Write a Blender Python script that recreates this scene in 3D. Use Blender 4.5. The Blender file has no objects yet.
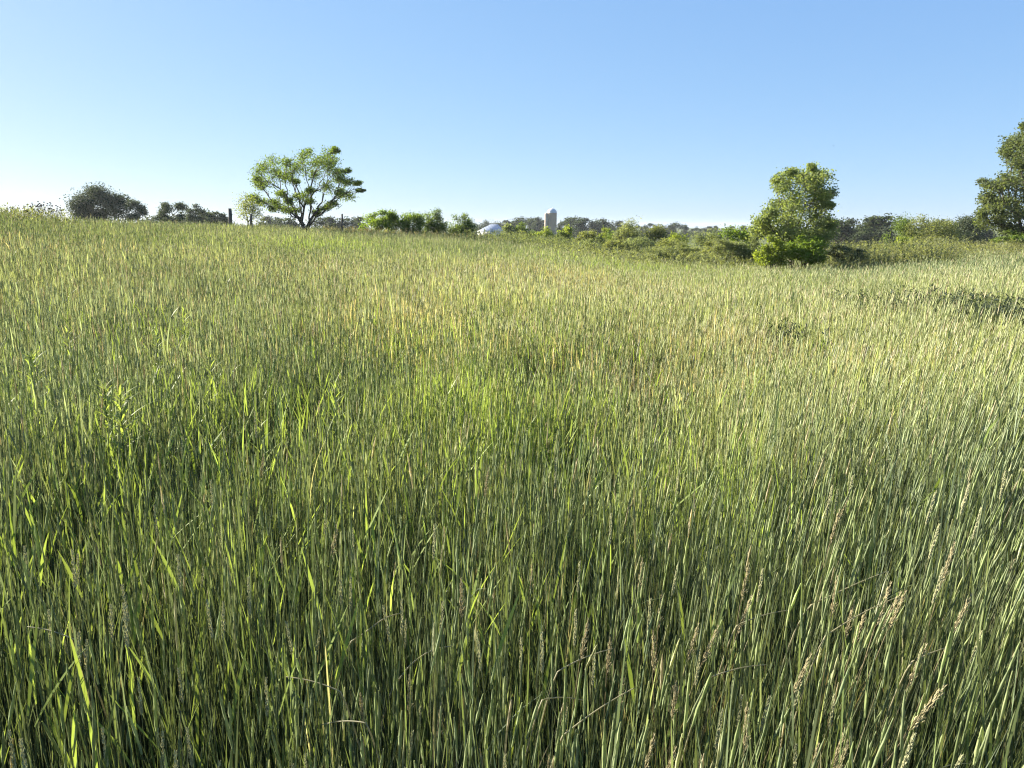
import bpy, math, random
import numpy as np
from mathutils import Vector

rng = np.random.default_rng(11)
random.seed(7)
SC = bpy.context.scene
COL = SC.collection
R = math.radians

# ------------------------------------------------------------------ camera
F = 760.0
EYE = 1.65
Y0 = 226.0
PITCH = math.atan((384 - Y0) / F)
CP, SP = math.cos(PITCH), math.sin(PITCH)
cam_data = bpy.data.cameras.new('camera')
cam_data.sensor_width = 36.0
cam_data.lens = 36.0 * F / 1024.0
cam_data.clip_start = 0.05
cam_data.clip_end = 9000
cam = bpy.data.objects.new('camera', cam_data)
COL.objects.link(cam)
cam.location = (0, 0, EYE)
cam.rotation_euler = (math.pi / 2 - PITCH, 0, 0)
SC.camera = cam


def at(px, py, D):
    """point at depth D (along +Y) seen at pixel px,py"""
    u = (px - 512) / F
    v = (384 - py) / F
    k = D / (CP + v * SP)
    return Vector((u * k, D, EYE + k * (v * CP - SP)))


# ------------------------------------------------------------------ terrain
T_PX = np.array([-400, 0, 80, 220, 300, 400, 480, 560, 640, 760, 830, 880, 930, 1024, 1400], float)
T_D = np.array([30, 30, 36, 45, 50, 50, 45, 38, 33, 31, 31, 35, 40, 45, 45], float)
T_Y = np.array([211, 213, 218, 223, 226, 231, 236, 246, 258, 262, 262, 257, 249, 243, 241], float)
STAND = 0.94
T_Z = EYE - STAND - (T_Y - Y0) / F * T_D


def vnoise(x, y, scale, seed, octs=3):
    r = np.random.default_rng(seed)
    out = np.zeros_like(x, dtype=float)
    amp, tot = 1.0, 0.0
    for o in range(octs):
        s = scale / (2 ** o)
        acc = np.zeros_like(out)
        for k in range(5):
            a = r.uniform(0, 2 * math.pi)
            f = r.uniform(0.6, 1.5) / s
            acc += np.sin((x * math.cos(a) + y * math.sin(a)) * f * 2 * math.pi + r.uniform(0, 6.28)
                          + 0.9 * np.sin((x * math.sin(a) - y * math.cos(a)) * f * 4.1 + r.uniform(0, 6.28)))
        out += amp * acc / 2.2
        tot += amp
        amp *= 0.55
    return out / tot


def smooth(t):
    t = np.clip(t, 0, 1)
    return t * t * (3 - 2 * t)


def crest(x, y):
    az = np.arctan2(x, y)
    azc = np.clip(az, -0.78, 0.78)
    px = 512 + np.tan(azc) * F * 1.021
    return np.interp(px, T_PX, T_D), np.interp(px, T_PX, T_Z), smooth((2.4 - np.abs(az)) / 1.2)


def ground_z(x, y):
    x = np.asarray(x, float); y = np.asarray(y, float)
    r = np.hypot(x, y)
    d, zc, side = crest(x, y)
    t = r / d
    up = zc * np.where(t < 1, np.clip(t, 0, 1) ** 1.5 * (1.5 - 0.5 * np.clip(t, 0, 1)), 1.0)
    down = -4.5 * smooth((r - d - 6) / 130.0) - np.clip(zc, 0, 9) * smooth((r - d - 6) / 130.0)
    bump = 0.05 * vnoise(x, y, 6.0, 3) * smooth((r - 1) / 6)
    roll = 1.2 * vnoise(x, y, 420.0, 5) * smooth((r - 150) / 300)
    return up * side + down + bump + roll


def gz(x, y):
    return float(ground_z(np.array([x]), np.array([y]))[0])


# ------------------------------------------------------------------ mesh helpers
def mesh_np(name, verts, polys, cols=None, mat=None, parent=None, smooth_shade=False):
    """polys: list of (M,k) int arrays"""
    me = bpy.data.meshes.new(name)
    verts = np.asarray(verts, np.float32)
    me.vertices.add(len(verts))
    me.vertices.foreach_set('co', verts.ravel())
    loops = np.concatenate([p.ravel() for p in polys]).astype(np.int32)
    totals = np.concatenate([np.full(len(p), p.shape[1], np.int32) for p in polys])
    starts = np.concatenate([[0], np.cumsum(totals)[:-1]]).astype(np.int32)
    me.loops.add(len(loops))
    me.loops.foreach_set('vertex_index', loops)
    me.polygons.add(len(totals))
    me.polygons.foreach_set('loop_start', starts)
    if smooth_shade:
        me.polygons.foreach_set('use_smooth', np.ones(len(totals), bool))
    me.update(calc_edges=True)
    if cols is not None:
        a = me.attributes.new('col', 'FLOAT_COLOR', 'POINT')
        c = np.ones((len(verts), 4), np.float32)
        c[:, :3] = cols
        a.data.foreach_set('color', c.ravel())
    if mat:
        me.materials.append(mat)
    ob = bpy.data.objects.new(name, me)
    COL.objects.link(ob)
    if parent:
        ob.parent = parent
    return ob


class Acc:
    def __init__(s):
        s.v, s.p, s.c, s.n = [], [], [], 0

    def add(s, v, polys, c):
        v = np.asarray(v, np.float32).reshape(-1, 3)
        s.v.append(v)
        for p in polys:
            if len(p):
                s.p.append(np.asarray(p, np.int64) + s.n)
        c = np.asarray(c, np.float32)
        if c.ndim == 1:
            c = np.tile(c, (len(v), 1))
        s.c.append(c)
        s.n += len(v)

    def build(s, name, mat, parent=None, smooth_shade=False):
        return mesh_np(name, np.concatenate(s.v), s.p, np.concatenate(s.c), mat, parent, smooth_shade)


def blades(acc, root, L, yaw, lean, bend, width, K, col, prof, twist=None, tipcol=None):
    N = len(root)
    if N == 0:
        return
    t = np.linspace(0, 1, K + 1)
    dx, dy = np.cos(yaw), np.sin(yaw)
    hor = L[:, None] * (np.sin(lean)[:, None] * t + bend[:, None] * t ** 2)
    ver = L[:, None] * (np.cos(lean)[:, None] * t - 0.55 * (bend[:, None] ** 1.0) * np.abs(bend[:, None]) ** 0.5 * t ** 3)
    cx = root[:, 0, None] + dx[:, None] * hor
    cy = root[:, 1, None] + dy[:, None] * hor
    cz = root[:, 2, None] + ver
    if twist is None:
        twist = rng.uniform(-1.2, 1.2, N)
    sa = yaw + math.pi / 2 + twist
    sx, sy = np.cos(sa)[:, None], np.sin(sa)[:, None]
    w = width[:, None] * prof(t)[None, :] * 0.5
    V = np.empty((N, 2 * K + 1, 3), np.float32)
    V[:, 0:2 * K:2, 0] = (cx + sx * w)[:, :K]
    V[:, 0:2 * K:2, 1] = (cy + sy * w)[:, :K]
    V[:, 0:2 * K:2, 2] = cz[:, :K]
    V[:, 1:2 * K:2, 0] = (cx - sx * w)[:, :K]
    V[:, 1:2 * K:2, 1] = (cy - sy * w)[:, :K]
    V[:, 1:2 * K:2, 2] = cz[:, :K]
    V[:, 2 * K, 0] = cx[:, K]
    V[:, 2 * K, 1] = cy[:, K]
    V[:, 2 * K, 2] = cz[:, K]
    base = (np.arange(N) * (2 * K + 1))[:, None]
    quads = []
    for k in range(K - 1):
        quads.append(base + np.array([[2 * k, 2 * k + 1, 2 * k + 3, 2 * k + 2]]))
    tris = base + np.array([[2 * K - 2, 2 * K - 1, 2 * K]])
    C = np.repeat(col[:, None, :], 2 * K + 1, axis=1)
    if tipcol is not None:
        f = np.empty(2 * K + 1)
        f[0:2 * K:2] = t[:K]; f[1:2 * K:2] = t[:K]; f[2 * K] = 1
        f = np.clip((f - 0.35) / 0.65, 0, 1)[None, :, None]
        C = C * (1 - f) + tipcol[:, None, :] * f
    acc.add(V, ([np.concatenate(quads)] if quads else []) + [tris], C.reshape(-1, 3))
    return np.stack([cx[:, -1], cy[:, -1], cz[:, -1]], 1), np.stack([cx[:, -1] - cx[:, -2], cy[:, -1] - cy[:, -2], cz[:, -1] - cz[:, -2]], 1)


def spindles(acc, base, direc, length, rad, rings, sides, col, rough=0.0):
    N = len(base)
    if N == 0:
        return
    d = direc / np.linalg.norm(direc, axis=1, keepdims=True)
    ref = np.tile(np.array([[0.31, 0.95, 0.05]]), (N, 1))
    a = np.cross(d, ref); a /= np.linalg.norm(a, axis=1, keepdims=True)
    b = np.cross(d, a)
    t = np.linspace(0, 1, rings)
    prof = np.clip(np.sin(np.pi * (0.10 + 0.86 * t)) ** 0.6, 0.12, 1)
    th = np.linspace(0, 2 * np.pi, sides, endpoint=False)
    ang = th[None, None, :] + rng.uniform(0, 6, (N, 1, 1)) + np.arange(rings)[None, :, None] * 0.5
    rr = rad[:, None, None] * prof[None, :, None] * (1 + rough * rng.uniform(-1, 1, (N, rings, sides)))
    P = (base[:, None, None, :] + d[:, None, None, :] * (length[:, None, None, None] * t[None, :, None, None])
         + a[:, None, None, :] * (rr * np.cos(ang))[..., None] + b[:, None, None, :] * (rr * np.sin(ang))[..., None])
    k = rings * sides
    off = (np.arange(N) * k)[:, None]
    q = []
    for i in range(rings - 1):
        for j in range(sides):
            j2 = (j + 1) % sides
            q.append(off + np.array([[i * sides + j, i * sides + j2, (i + 1) * sides + j2, (i + 1) * sides + j]]))
    C = np.repeat(col[:, None, :], k, axis=1)
    if rough:
        C = C * (1 + 0.25 * rng.uniform(-1, 1, (N, k, 1)))
    acc.add(P.reshape(-1, 3), [np.concatenate(q)], C.reshape(-1, 3))


def tube(acc, pts, rads, sides, col):
    pts = np.asarray(pts, float)
    n = len(pts)
    d = np.gradient(pts, axis=0)
    d /= np.linalg.norm(d, axis=1, keepdims=True) + 1e-9
    ref = np.array([0.9, 0.1, 0.42]) if abs(d[0, 0]) < 0.8 else np.array([0.1, 0.9, 0.3])
    a = np.cross(d, ref); a /= np.linalg.norm(a, axis=1, keepdims=True) + 1e-9
    b = np.cross(d, a)
    th = np.linspace(0, 2 * np.pi, sides, endpoint=False)
    rr = np.asarray(rads)[:, None]
    P = pts[:, None, :] + a[:, None, :] * (rr * np.cos(th))[..., None] + b[:, None, :] * (rr * np.sin(th))[..., None]
    q = []
    for i in range(n - 1):
        for j in range(sides):
            j2 = (j + 1) % sides
            q.append([i * sides + j, i * sides + j2, (i + 1) * sides + j2, (i + 1) * sides + j])
    caps = [np.array([list(range(sides))[::-1]]), np.array([[(n - 1) * sides + j for j in range(sides)]])]
    acc.add(P.reshape(-1, 3), [np.array(q)] + caps, col)


def empty(name, loc, rz=0.0):
    o = bpy.data.objects.new(name, None)
    o.empty_display_size = 0.2
    COL.objects.link(o)
    o.location = loc
    o.rotation_euler = (0, 0, rz)
    return o


def tag(o, label, cat, group=None, kind=None):
    o['label'] = label
    o['category'] = cat
    if group:
        o['group'] = group
    if kind:
        o['kind'] = kind
    return o


def children_of(o):
    return [c for c in list(bpy.data.objects) if c.parent == o]


# ------------------------------------------------------------------ materials
def new_mat(name):
    m = bpy.data.materials.new(name)
    m.use_nodes = True
    nt = m.node_tree
    nt.nodes.clear()
    out = nt.nodes.new('ShaderNodeOutputMaterial')
    return m, nt, out


def leaf_mat(name, transl=0.4, rough=0.5, spec=0.25, tint=(1.15, 1.2, 0.55)):
    m, nt, out = new_mat(name)
    at_ = nt.nodes.new('ShaderNodeAttribute'); at_.attribute_name = 'col'
    pr = nt.nodes.new('ShaderNodeBsdfPrincipled')
    pr.inputs['Roughness'].default_value = rough
    pr.inputs['Specular IOR Level'].default_value = spec
    nt.links.new(at_.outputs['Color'], pr.inputs['Base Color'])
    tr = nt.nodes.new('ShaderNodeBsdfTranslucent')
    mul = nt.nodes.new('ShaderNodeVectorMath'); mul.operation = 'MULTIPLY'
    mul.inputs[1].default_value = tint
    nt.links.new(at_.outputs['Color'], mul.inputs[0])
    nt.links.new(mul.outputs[0], tr.inputs['Color'])
    mx = nt.nodes.new('ShaderNodeMixShader'); mx.inputs[0].default_value = transl
    nt.links.new(pr.outputs[0], mx.inputs[1]); nt.links.new(tr.outputs[0], mx.inputs[2])
    nt.links.new(mx.outputs[0], out.inputs['Surface'])
    return m


def solid_mat(name, c1, c2, scale=8, rough=0.85, spec=0.2, attr=False, stretch=(1, 1, 1), bump=0.0):
    m, nt, out = new_mat(name)
    pr = nt.nodes.new('ShaderNodeBsdfPrincipled')
    pr.inputs['Roughness'].default_value = rough
    pr.inputs['Specular IOR Level'].default_value = spec
    tc = nt.nodes.new('ShaderNodeTexCoord')
    mp = nt.nodes.new('ShaderNodeMapping'); mp.inputs['Scale'].default_value = stretch
    nz = nt.nodes.new('ShaderNodeTexNoise'); nz.inputs['Scale'].default_value = scale
    nz.inputs['Detail'].default_value = 6
    cr = nt.nodes.new('ShaderNodeValToRGB')
    cr.color_ramp.elements[0].position = 0.32; cr.color_ramp.elements[1].position = 0.68
    cr.color_ramp.elements[0].color = (*c1, 1); cr.color_ramp.elements[1].color = (*c2, 1)
    nt.links.new(tc.outputs['Object'], mp.inputs[0]); nt.links.new(mp.outputs[0], nz.inputs['Vector'])
    nt.links.new(nz.outputs['Fac'], cr.inputs[0]); nt.links.new(cr.outputs[0], pr.inputs['Base Color'])
    if bump:
        bp = nt.nodes.new('ShaderNodeBump'); bp.inputs['Strength'].default_value = bump
        nt.links.new(nz.outputs['Fac'], bp.inputs['Height']); nt.links.new(bp.outputs[0], pr.inputs['Normal'])
    nt.links.new(pr.outputs[0], out.inputs['Surface'])
    return m


M_GRASS = leaf_mat('grass_blades', 0.40, 0.5, 0.22, (1.25, 1.2, 0.75))
M_LEAF = leaf_mat('foliage', 0.52, 0.6, 0.15, (1.35, 1.32, 0.55))
M_FAR = leaf_mat('far_foliage', 0.3, 0.7, 0.1, (1.1, 1.1, 0.6))
M_HEAD = leaf_mat('seed_heads', 0.25, 0.7, 0.1, (1.1, 1.0, 0.7))
M_BARK = solid_mat('bark', (0.05, 0.04, 0.032), (0.13, 0.11, 0.09), 9, stretch=(1, 1, 0.25), bump=0.5)
M_POST = solid_mat('weathered_wood', (0.06, 0.053, 0.046), (0.13, 0.115, 0.10), 14, stretch=(1, 1, 0.12), bump=0.4)
M_SOIL = solid_mat('thatch_and_soil', (0.022, 0.026, 0.012), (0.07, 0.065, 0.03), 1.7)
M_CONC = solid_mat('silo_staves', (0.28, 0.23, 0.185), (0.36, 0.30, 0.245), 1.2, stretch=(2, 2, 0.5))
M_CHUTE = solid_mat('chute_sheet', (0.34, 0.28, 0.22), (0.42, 0.36, 0.29), 1.5)
M_DOME = solid_mat('galvanised_steel', (0.42, 0.44, 0.46), (0.58, 0.60, 0.62), 2.0, rough=0.45, spec=0.5)
M_ROOF = solid_mat('pale_metal_roof', (0.25, 0.29, 0.37), (0.33, 0.37, 0.45), 1.0, rough=0.45, spec=0.5)
M_WALL = solid_mat('white_boards', (0.55, 0.55, 0.54), (0.75, 0.75, 0.73), 2.0, stretch=(4, 4, 0.3))
M_DARK = solid_mat('dark_opening', (0.03, 0.03, 0.03), (0.05, 0.045, 0.04), 3)
M_BIRD = solid_mat('dark_feathers', (0.012, 0.012, 0.014), (0.03, 0.028, 0.028), 40)

# ------------------------------------------------------------------ ground
def build_ground():
    az = np.linspace(0, 2 * math.pi, 241)[:-1]
    rr = np.concatenate([[0.3], np.geomspace(0.6, 2400, 150)])
    A, RR = np.meshgrid(az, rr)
    X, Y = RR * np.sin(A), RR * np.cos(A)
    Z = ground_z(X, Y)
    V = np.stack([X, Y, Z], -1).reshape(-1, 3)
    n = len(az)
    q = []
    for i in range(len(rr) - 1):
        j = np.arange(n)
        j2 = (j + 1) % n
        q.append(np.stack([i * n + j, i * n + j2, (i + 1) * n + j2, (i + 1) * n + j], 1))
    V = np.concatenate([V, [[0, 0, float(ground_z(np.array([0.]), np.array([0.]))[0])]]])
    tri = np.stack([np.full(n, len(V) - 1), (np.arange(n) + 1) % n, np.arange(n)], 1)
    g = mesh_np('ground', V, [np.concatenate(q)[:, ::-1], tri[:, ::-1]], None, None, None, True)
    m, nt, out = new_mat('ground_cover')
    pr = nt.nodes.new('ShaderNodeBsdfPrincipled'); pr.inputs['Roughness'].default_value = 0.95
    pr.inputs['Specular IOR Level'].default_value = 0.1
    tc = nt.nodes.new('ShaderNodeTexCoord')
    n1 = nt.nodes.new('ShaderNodeTexNoise'); n1.inputs['Scale'].default_value = 9; n1.inputs['Detail'].default_value = 8
    n2 = nt.nodes.new('ShaderNodeTexNoise'); n2.inputs['Scale'].default_value = 0.02; n2.inputs['Detail'].default_value = 6
    c1 = nt.nodes.new('ShaderNodeValToRGB')
    c1.color_ramp.elements[0].color = (0.012, 0.014, 0.007, 1); c1.color_ramp.elements[1].color = (0.05, 0.046, 0.022, 1)
    c2 = nt.nodes.new('ShaderNodeValToRGB')
    c2.color_ramp.elements[0].color = (0.05, 0.075, 0.02, 1); c2.color_ramp.elements[1].color = (0.14, 0.15, 0.055, 1)
    ln = nt.nodes.new('ShaderNodeVectorMath'); ln.operation = 'LENGTH'
    mr = nt.nodes.new('ShaderNodeMapRange'); mr.inputs[1].default_value = 45; mr.inputs[2].default_value = 90
    mx = nt.nodes.new('ShaderNodeMix'); mx.data_type = 'RGBA'
    nt.links.new(tc.outputs['Object'], n1.inputs['Vector']); nt.links.new(tc.outputs['Object'], n2.inputs['Vector'])
    nt.links.new(tc.outputs['Object'], ln.inputs[0]); nt.links.new(ln.outputs['Value'], mr.inputs[0])
    nt.links.new(n1.outputs['Fac'], c1.inputs[0]); nt.links.new(n2.outputs['Fac'], c2.inputs[0])
    nt.links.new(mr.outputs[0], mx.inputs[0]); nt.links.new(c1.outputs[0], mx.inputs[6]); nt.links.new(c2.outputs[0], mx.inputs[7])
    nt.links.new(mx.outputs[2], pr.inputs['Base Color']); nt.links.new(pr.outputs[0], out.inputs['Surface'])
    g.data.materials.append(m)
    g['kind'] = 'structure'


build_ground()

# ------------------------------------------------------------------ grass
PATCH = []   # (x, y, rx, ry, height factor, density factor)


def ground_hit(px, py, h):
    """where the sight line of a pixel meets height h above the ground"""
    lo, hi = 0.6, 70.0
    for _ in range(60):
        mid = 0.5 * (lo + hi)
        p = at(px, py, mid)
        if p.z > gz(p.x, p.y) + h:
            lo = mid
        else:
            hi = mid
    return at(px, py, lo)


# hollows in the stand: pixel centre, half width and half height as they show, height factor, density factor
for (px, py, wx, wy, hf, df) in [(945, 296, 55, 15, .72, .4), (1012, 306, 24, 10, .72, .5), (850, 258, 40, 7, .5, .4), (915, 250, 30, 5, .55, .5),
                                 (540, 358, 45, 13, .62, .8), (400, 347, 50, 14, .62, .8), (300, 395, 60, 16, .62, .85), (570, 425, 45, 25, .55, .7), (850, 465, 20, 14, .5, .6),
                                 (790, 327, 22, 8, .6, .8), (915, 372, 38, 11, .66, .8), (660, 405, 40, 14, .7, .9), (745, 303, 40, 8, .65, .8), (470, 250, 60, 6, .72, .9),
                                 (330, 247, 50, 5, .7, .9), (545, 450, 50, 20, .6, .7), (30, 360, 40, 15, .65, .8), (160, 330, 60, 12, .7, .9), (230, 430, 50, 18, .62, .8),
                                 (640, 500, 45, 20, .68, .8), (420, 520, 60, 22, .7, .8), (700, 425, 30, 12, .62, .7), (300, 330, 50, 9, .7, .8), (640, 372, 50, 9, .66, .8), (860, 410, 40, 12, .68, .8), (60, 520, 40, 20, .65, .8), (480, 300, 60, 6, .7, .8), (230, 285, 50, 6, .7, .8), (790, 480, 40, 18, .66, .8), (120, 460, 40, 18, .66, .8)]:
    p = ground_hit(px, py, 0.80)
    q0, q1 = ground_hit(px, py + wy, 0.80), ground_hit(px, py - wy, 0.80)
    if py > 340:
        hf = 0.9 * hf + 0.1
    PATCH.append((p.x, p.y, wx / F * p.y, (q1.y - q0.y) * .5, hf, df))


# drifts of other grasses, of darker stems and of a painted-in glare veil: pixel centre, half width and half height as they show, colour, share of the stems
DRIFT = []
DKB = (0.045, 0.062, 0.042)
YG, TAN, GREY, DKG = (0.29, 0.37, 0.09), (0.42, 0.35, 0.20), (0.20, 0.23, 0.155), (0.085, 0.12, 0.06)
for (px, py, wx, wy, cc, st) in [(485, 385, 85, 34, YG, .85), (430, 322, 70, 14, YG, .6), (575, 335, 80, 10, YG, .55), (700, 455, 90, 30, YG, .4), (620, 262, 120, 8, YG, .4), (330, 240, 90, 5, YG, .5),
                                 (170, 315, 40, 10, YG, .4), (420, 300, 90, 12, TAN, .5), (640, 352, 120, 16, TAN, .55), (720, 325, 80, 12, TAN, .5), (560, 272, 130, 9, TAN, .45), (450, 336, 60, 7, TAN, .5),
                                 (880, 345, 90, 12, TAN, .35), (300, 262, 90, 6, TAN, .35), (60, 245, 60, 10, TAN, .35), (110, 300, 200, 50, GREY, .7), (60, 400, 140, 60, GREY, .65), (60, 250, 120, 12, GREY, .5), (880, 430, 130, 45, GREY, .3),  # GREY on the left paints the pale veil of sun glare into the stems
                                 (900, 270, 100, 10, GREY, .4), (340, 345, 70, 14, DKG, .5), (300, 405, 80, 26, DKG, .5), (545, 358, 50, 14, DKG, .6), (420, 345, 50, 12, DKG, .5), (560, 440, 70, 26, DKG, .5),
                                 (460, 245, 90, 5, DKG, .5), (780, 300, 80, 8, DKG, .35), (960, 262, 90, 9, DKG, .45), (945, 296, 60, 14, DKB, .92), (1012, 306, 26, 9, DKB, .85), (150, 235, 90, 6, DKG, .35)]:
    p = ground_hit(px, py, 0.80)
    q0, q1 = ground_hit(px, py + wy, 0.80), ground_hit(px, py - wy, 0.80)
    DRIFT.append((p.x, p.y, wx / F * p.y, max(.2, (q1.y - q0.y) * .5), cc, st))


def scatter(dens_fn, dmax_cells, wedge=(-0.86, 0.80)):
    """random points in the field of view with density dens_fn(r)"""
    out = []
    edges = np.concatenate([[0.0, 0.5, 1.0], np.geomspace(1.4, 68, 26)])
    for r0, r1 in zip(edges[:-1], edges[1:]):
        d = dens_fn(0.5 * (r0 + r1))
        # near rings reach round the sides of the camera, for the shadows that fall in from the left
        w0, w1 = wedge
        ex = min(2.2, 1.6 / max(r0, 0.7))
        w0, w1 = max(-2.2, w0 - ex), min(2.0, w1 + 0.45 * ex)
        n = int(d * 0.5 * (w1 - w0) * (r1 * r1 - r0 * r0))
        r = np.sqrt(rng.uniform(r0 * r0, r1 * r1, n))
        a = rng.uniform(w0, w1, n)
        out.append(np.stack([r * np.sin(a), r * np.cos(a), r], 1))
    P = np.concatenate(out)
    d, _, _ = crest(P[:, 0], P[:, 1])
    return P[P[:, 2] < d + 16]


def patch_factor(x, y):
    hf = np.ones_like(x); df = np.ones_like(x)
    for (cx, cy, rx, ry, h, dd) in PATCH:
        g = np.exp(-(((x - cx) / rx) ** 2 + ((y - cy) / ry) ** 2) ** 1.5)
        hf *= 1 - (1 - h) * g
        df *= 1 - (1 - dd) * g
    return hf, df


R0 = 2.4
D0 = 3200.0


def build_grass():
    acc = Acc()
    P = scatter(lambda r: D0 * min(1.0, R0 / max(r, .1)) ** 1.1, None)
    x, y, r = P[:, 0], P[:, 1], P[:, 2]
    hf, df = patch_factor(x, y)
    clump = vnoise(x, y, 0.9, 21) * 0.5 + 0.5
    tuft = vnoise(x, y, 0.16, 22, 2)
    keep = rng.uniform(0, 1, len(x)) < np.clip((0.45 + 0.6 * clump + 0.6 * tuft * np.clip(5 / np.maximum(r, 1), 0, 1)) * df, 0, 1)
    # a small clear spot where the photographer stands
    keep &= (np.hypot(x, y + 0.05) > 0.62)
    x, y, r, hf = x[keep], y[keep], r[keep], hf[keep]
    N = len(x)
    lod = np.maximum(1.0, r / R0) ** 0.5
    z = ground_z(x, y)
    big = vnoise(x, y, 7.0, 31)
    mid = vnoise(x, y, 1.8, 32)
    H = (0.74 + 0.08 * big + 0.12 * mid + rng.normal(0, 1, N) * np.interp(r, [2, 8], [.125, .085])) * hf
    tallr = rng.uniform(0, 1, N)
    H = np.where(tallr > 0.93, H * 1.14, H)
    H = np.clip(H, 0.2, 1.02)
    # wind: right-hand side leans right, the left is upright
    px = 512 + np.clip(x / np.maximum(y, .3), -1.2, 1.2) * F
    lean_bias = np.interp(px, [0, 500, 800, 1024], [0.02, 0.03, 0.07, 0.12])
    yaw = rng.uniform(0, 2 * math.pi, N)
    lean = np.abs(rng.normal(0, 0.065, N))
    vx = lean * np.cos(yaw) + lean_bias * rng.uniform(0.3, 1.5, N)
    vy = lean * np.sin(yaw) - 0.02
    lean = np.hypot(vx, vy); yaw = np.arctan2(vy, vx)
    # colour by species: the near stand is blue-green, drier and yellower out in the middle; less so at left, painting in the glare veil
    dry = np.interp(r, [2.8, 4.5, 7, 10, 15, 22, 45], [0, .3, .7, 0.92, .8, .5, .38]) * np.interp(px, [0, 200, 420, 760, 1024], [0.42, 0.6, 1.0, 1.0, 0.85]) + 0.3 * vnoise(x, y, 5.0, 41) + 0.34 * vnoise(x * .4, y, 3.0, 47)  # dryness, lowered at left to paint in the glare veil
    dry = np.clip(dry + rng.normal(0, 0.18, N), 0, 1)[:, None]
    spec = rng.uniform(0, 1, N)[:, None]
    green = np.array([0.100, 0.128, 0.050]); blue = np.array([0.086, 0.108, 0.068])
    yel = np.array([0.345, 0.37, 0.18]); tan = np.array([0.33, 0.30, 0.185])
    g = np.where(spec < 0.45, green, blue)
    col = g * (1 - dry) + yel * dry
    nohead = np.zeros(N, bool)
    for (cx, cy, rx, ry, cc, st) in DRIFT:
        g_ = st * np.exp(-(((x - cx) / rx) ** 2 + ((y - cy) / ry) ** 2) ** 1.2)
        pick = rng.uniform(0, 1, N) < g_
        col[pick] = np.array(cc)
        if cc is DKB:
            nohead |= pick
    isdry = (rng.uniform(0, 1, N) < np.clip(0.02 + 0.07 * dry[:, 0] * (0.4 + vnoise(x, y, 4.0, 43)), 0.02, .3))
    col[isdry] = tan * rng.uniform(0.6, 1.1, (isdry.sum(), 1))
    col *= np.exp(rng.normal(0, 1, N) * np.interp(r, [4, 10, 22], [.28, .2, .12]))[:, None]
    root = np.stack([x, y, z], 1)
    near = r < 6.5
    stem_prof = lambda t: 1.0 - 0.45 * t
    leaf_prof = lambda t: np.clip(0.55 + 1.6 * t, 0, 1) * np.clip((1 - t) * 2.2, 0.0, 1) ** 0.8
    tips = np.zeros((N, 3)); tdir = np.zeros((N, 3))
    bend = np.abs(rng.normal(0, 0.05, N))
    for m, K in ((near, 5), (~near, 3)):
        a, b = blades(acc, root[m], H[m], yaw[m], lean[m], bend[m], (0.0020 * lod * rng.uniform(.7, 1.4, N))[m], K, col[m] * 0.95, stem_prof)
        tips[m], tdir[m] = a, b
    # leaf blades up the stems
    for layer in range(4):
        frac = rng.uniform(*[(0.0, 0.15), (0.2, 0.45), (0.4, 0.66), (0.55, 0.8)][layer], N)
        sel = rng.uniform(0, 1, N) < [0.6, 0.6, 0.7, 0.5][layer]
        sel &= (r < 9) | (layer > 0)
        sel &= (r < 12) | (layer > 1)
        sel &= (r < 25) | (layer > 2)
        for m, K in ((sel & near, 5), (sel & ~near, 3)):
            n = m.sum()
            f = frac[m]
            hh = H[m]
            off = hh * (np.sin(lean[m]) * f + bend[m] * f * f)
            rt = root[m] + np.stack([np.cos(yaw[m]) * off, np.sin(yaw[m]) * off, hh * np.cos(lean[m]) * f], 1)
            LL = rng.uniform(0.12, 0.34, n) * (1.25 if layer == 0 else 1.0)
            LL = np.minimum(LL, hh * 1.06 * (1 - f) + 0.12)
            yw = rng.uniform(0, 6.283, n)
            ln = np.abs(rng.normal(0.07, 0.06, n))
            bd = np.abs(rng.normal(0.03, 0.06, n))
            droop = rng.uniform(0, 1, n) > 0.985
            bd[droop] += 0.45
            wide = rng.uniform(0.0024, 0.0050, n)
            wide[rng.uniform(0, 1, n) > 0.9] *= 1.45
            c = col[m] * rng.lognormal(0, 0.16, (n, 1)) * np.array([1.0, 1.05, 0.95])
            blades(acc, rt, LL, yw, ln, bd, wide * lod[m], K, c, leaf_prof)
    # seed heads on part of the stems
    head = (rng.uniform(0, 1, N) < np.interp(r, [1.5, 3, 6, 12, 30], [0.30, 0.48, 0.5, 0.42, 0.2])) & ~nohead
    gsp = rng.uniform(0, 1, N) < np.interp(r, [2, 5, 10, 18], [.93, .8, .45, .65])
    hc = np.where(rng.uniform(0, 1, (N, 1)) < 0.62, np.array([[0.42, 0.44, 0.245]]), np.array([[0.48, 0.435, 0.29]]))
    hc = hc * np.exp(rng.normal(0, 1, N) * np.interp(r, [4, 10, 22], [.2, .16, .1]))[:, None] * np.interp(r, [5, 7, 12, 25], [.85, .95, .92, .85])[:, None]
    hc[gsp] = (np.array([0.26, 0.305, 0.145]) * np.exp(rng.normal(0, 1, N) * np.interp(r, [4, 10, 22], [.24, .18, .1]))[:, None])[gsp] * 0.5 + 0.5 * np.minimum(col[gsp] * 1.7, .5)
    hl = rng.uniform(0.05, 0.115, N)
    m = head & near
    spindles(acc, tips[m] - tdir[m] * 0.05, tdir[m], hl[m], rng.uniform(0.0017, 0.0027, m.sum()) * lod[m], 7, 4, hc[m], 0.35)
    m = head & ~near
    spindles(acc, tips[m] - tdir[m] * 0.05, tdir[m], hl[m] * 1.1, rng.uniform(0.0019, 0.0030, m.sum()) * lod[m], 3, 3, hc[m])
    # broad bright leaves of a reed-like grass, mostly on the left
    n = 5200
    a = rng.uniform(-0.75, 0.7, n); rr = np.sqrt(rng.uniform(4.0, 70, n))
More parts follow.
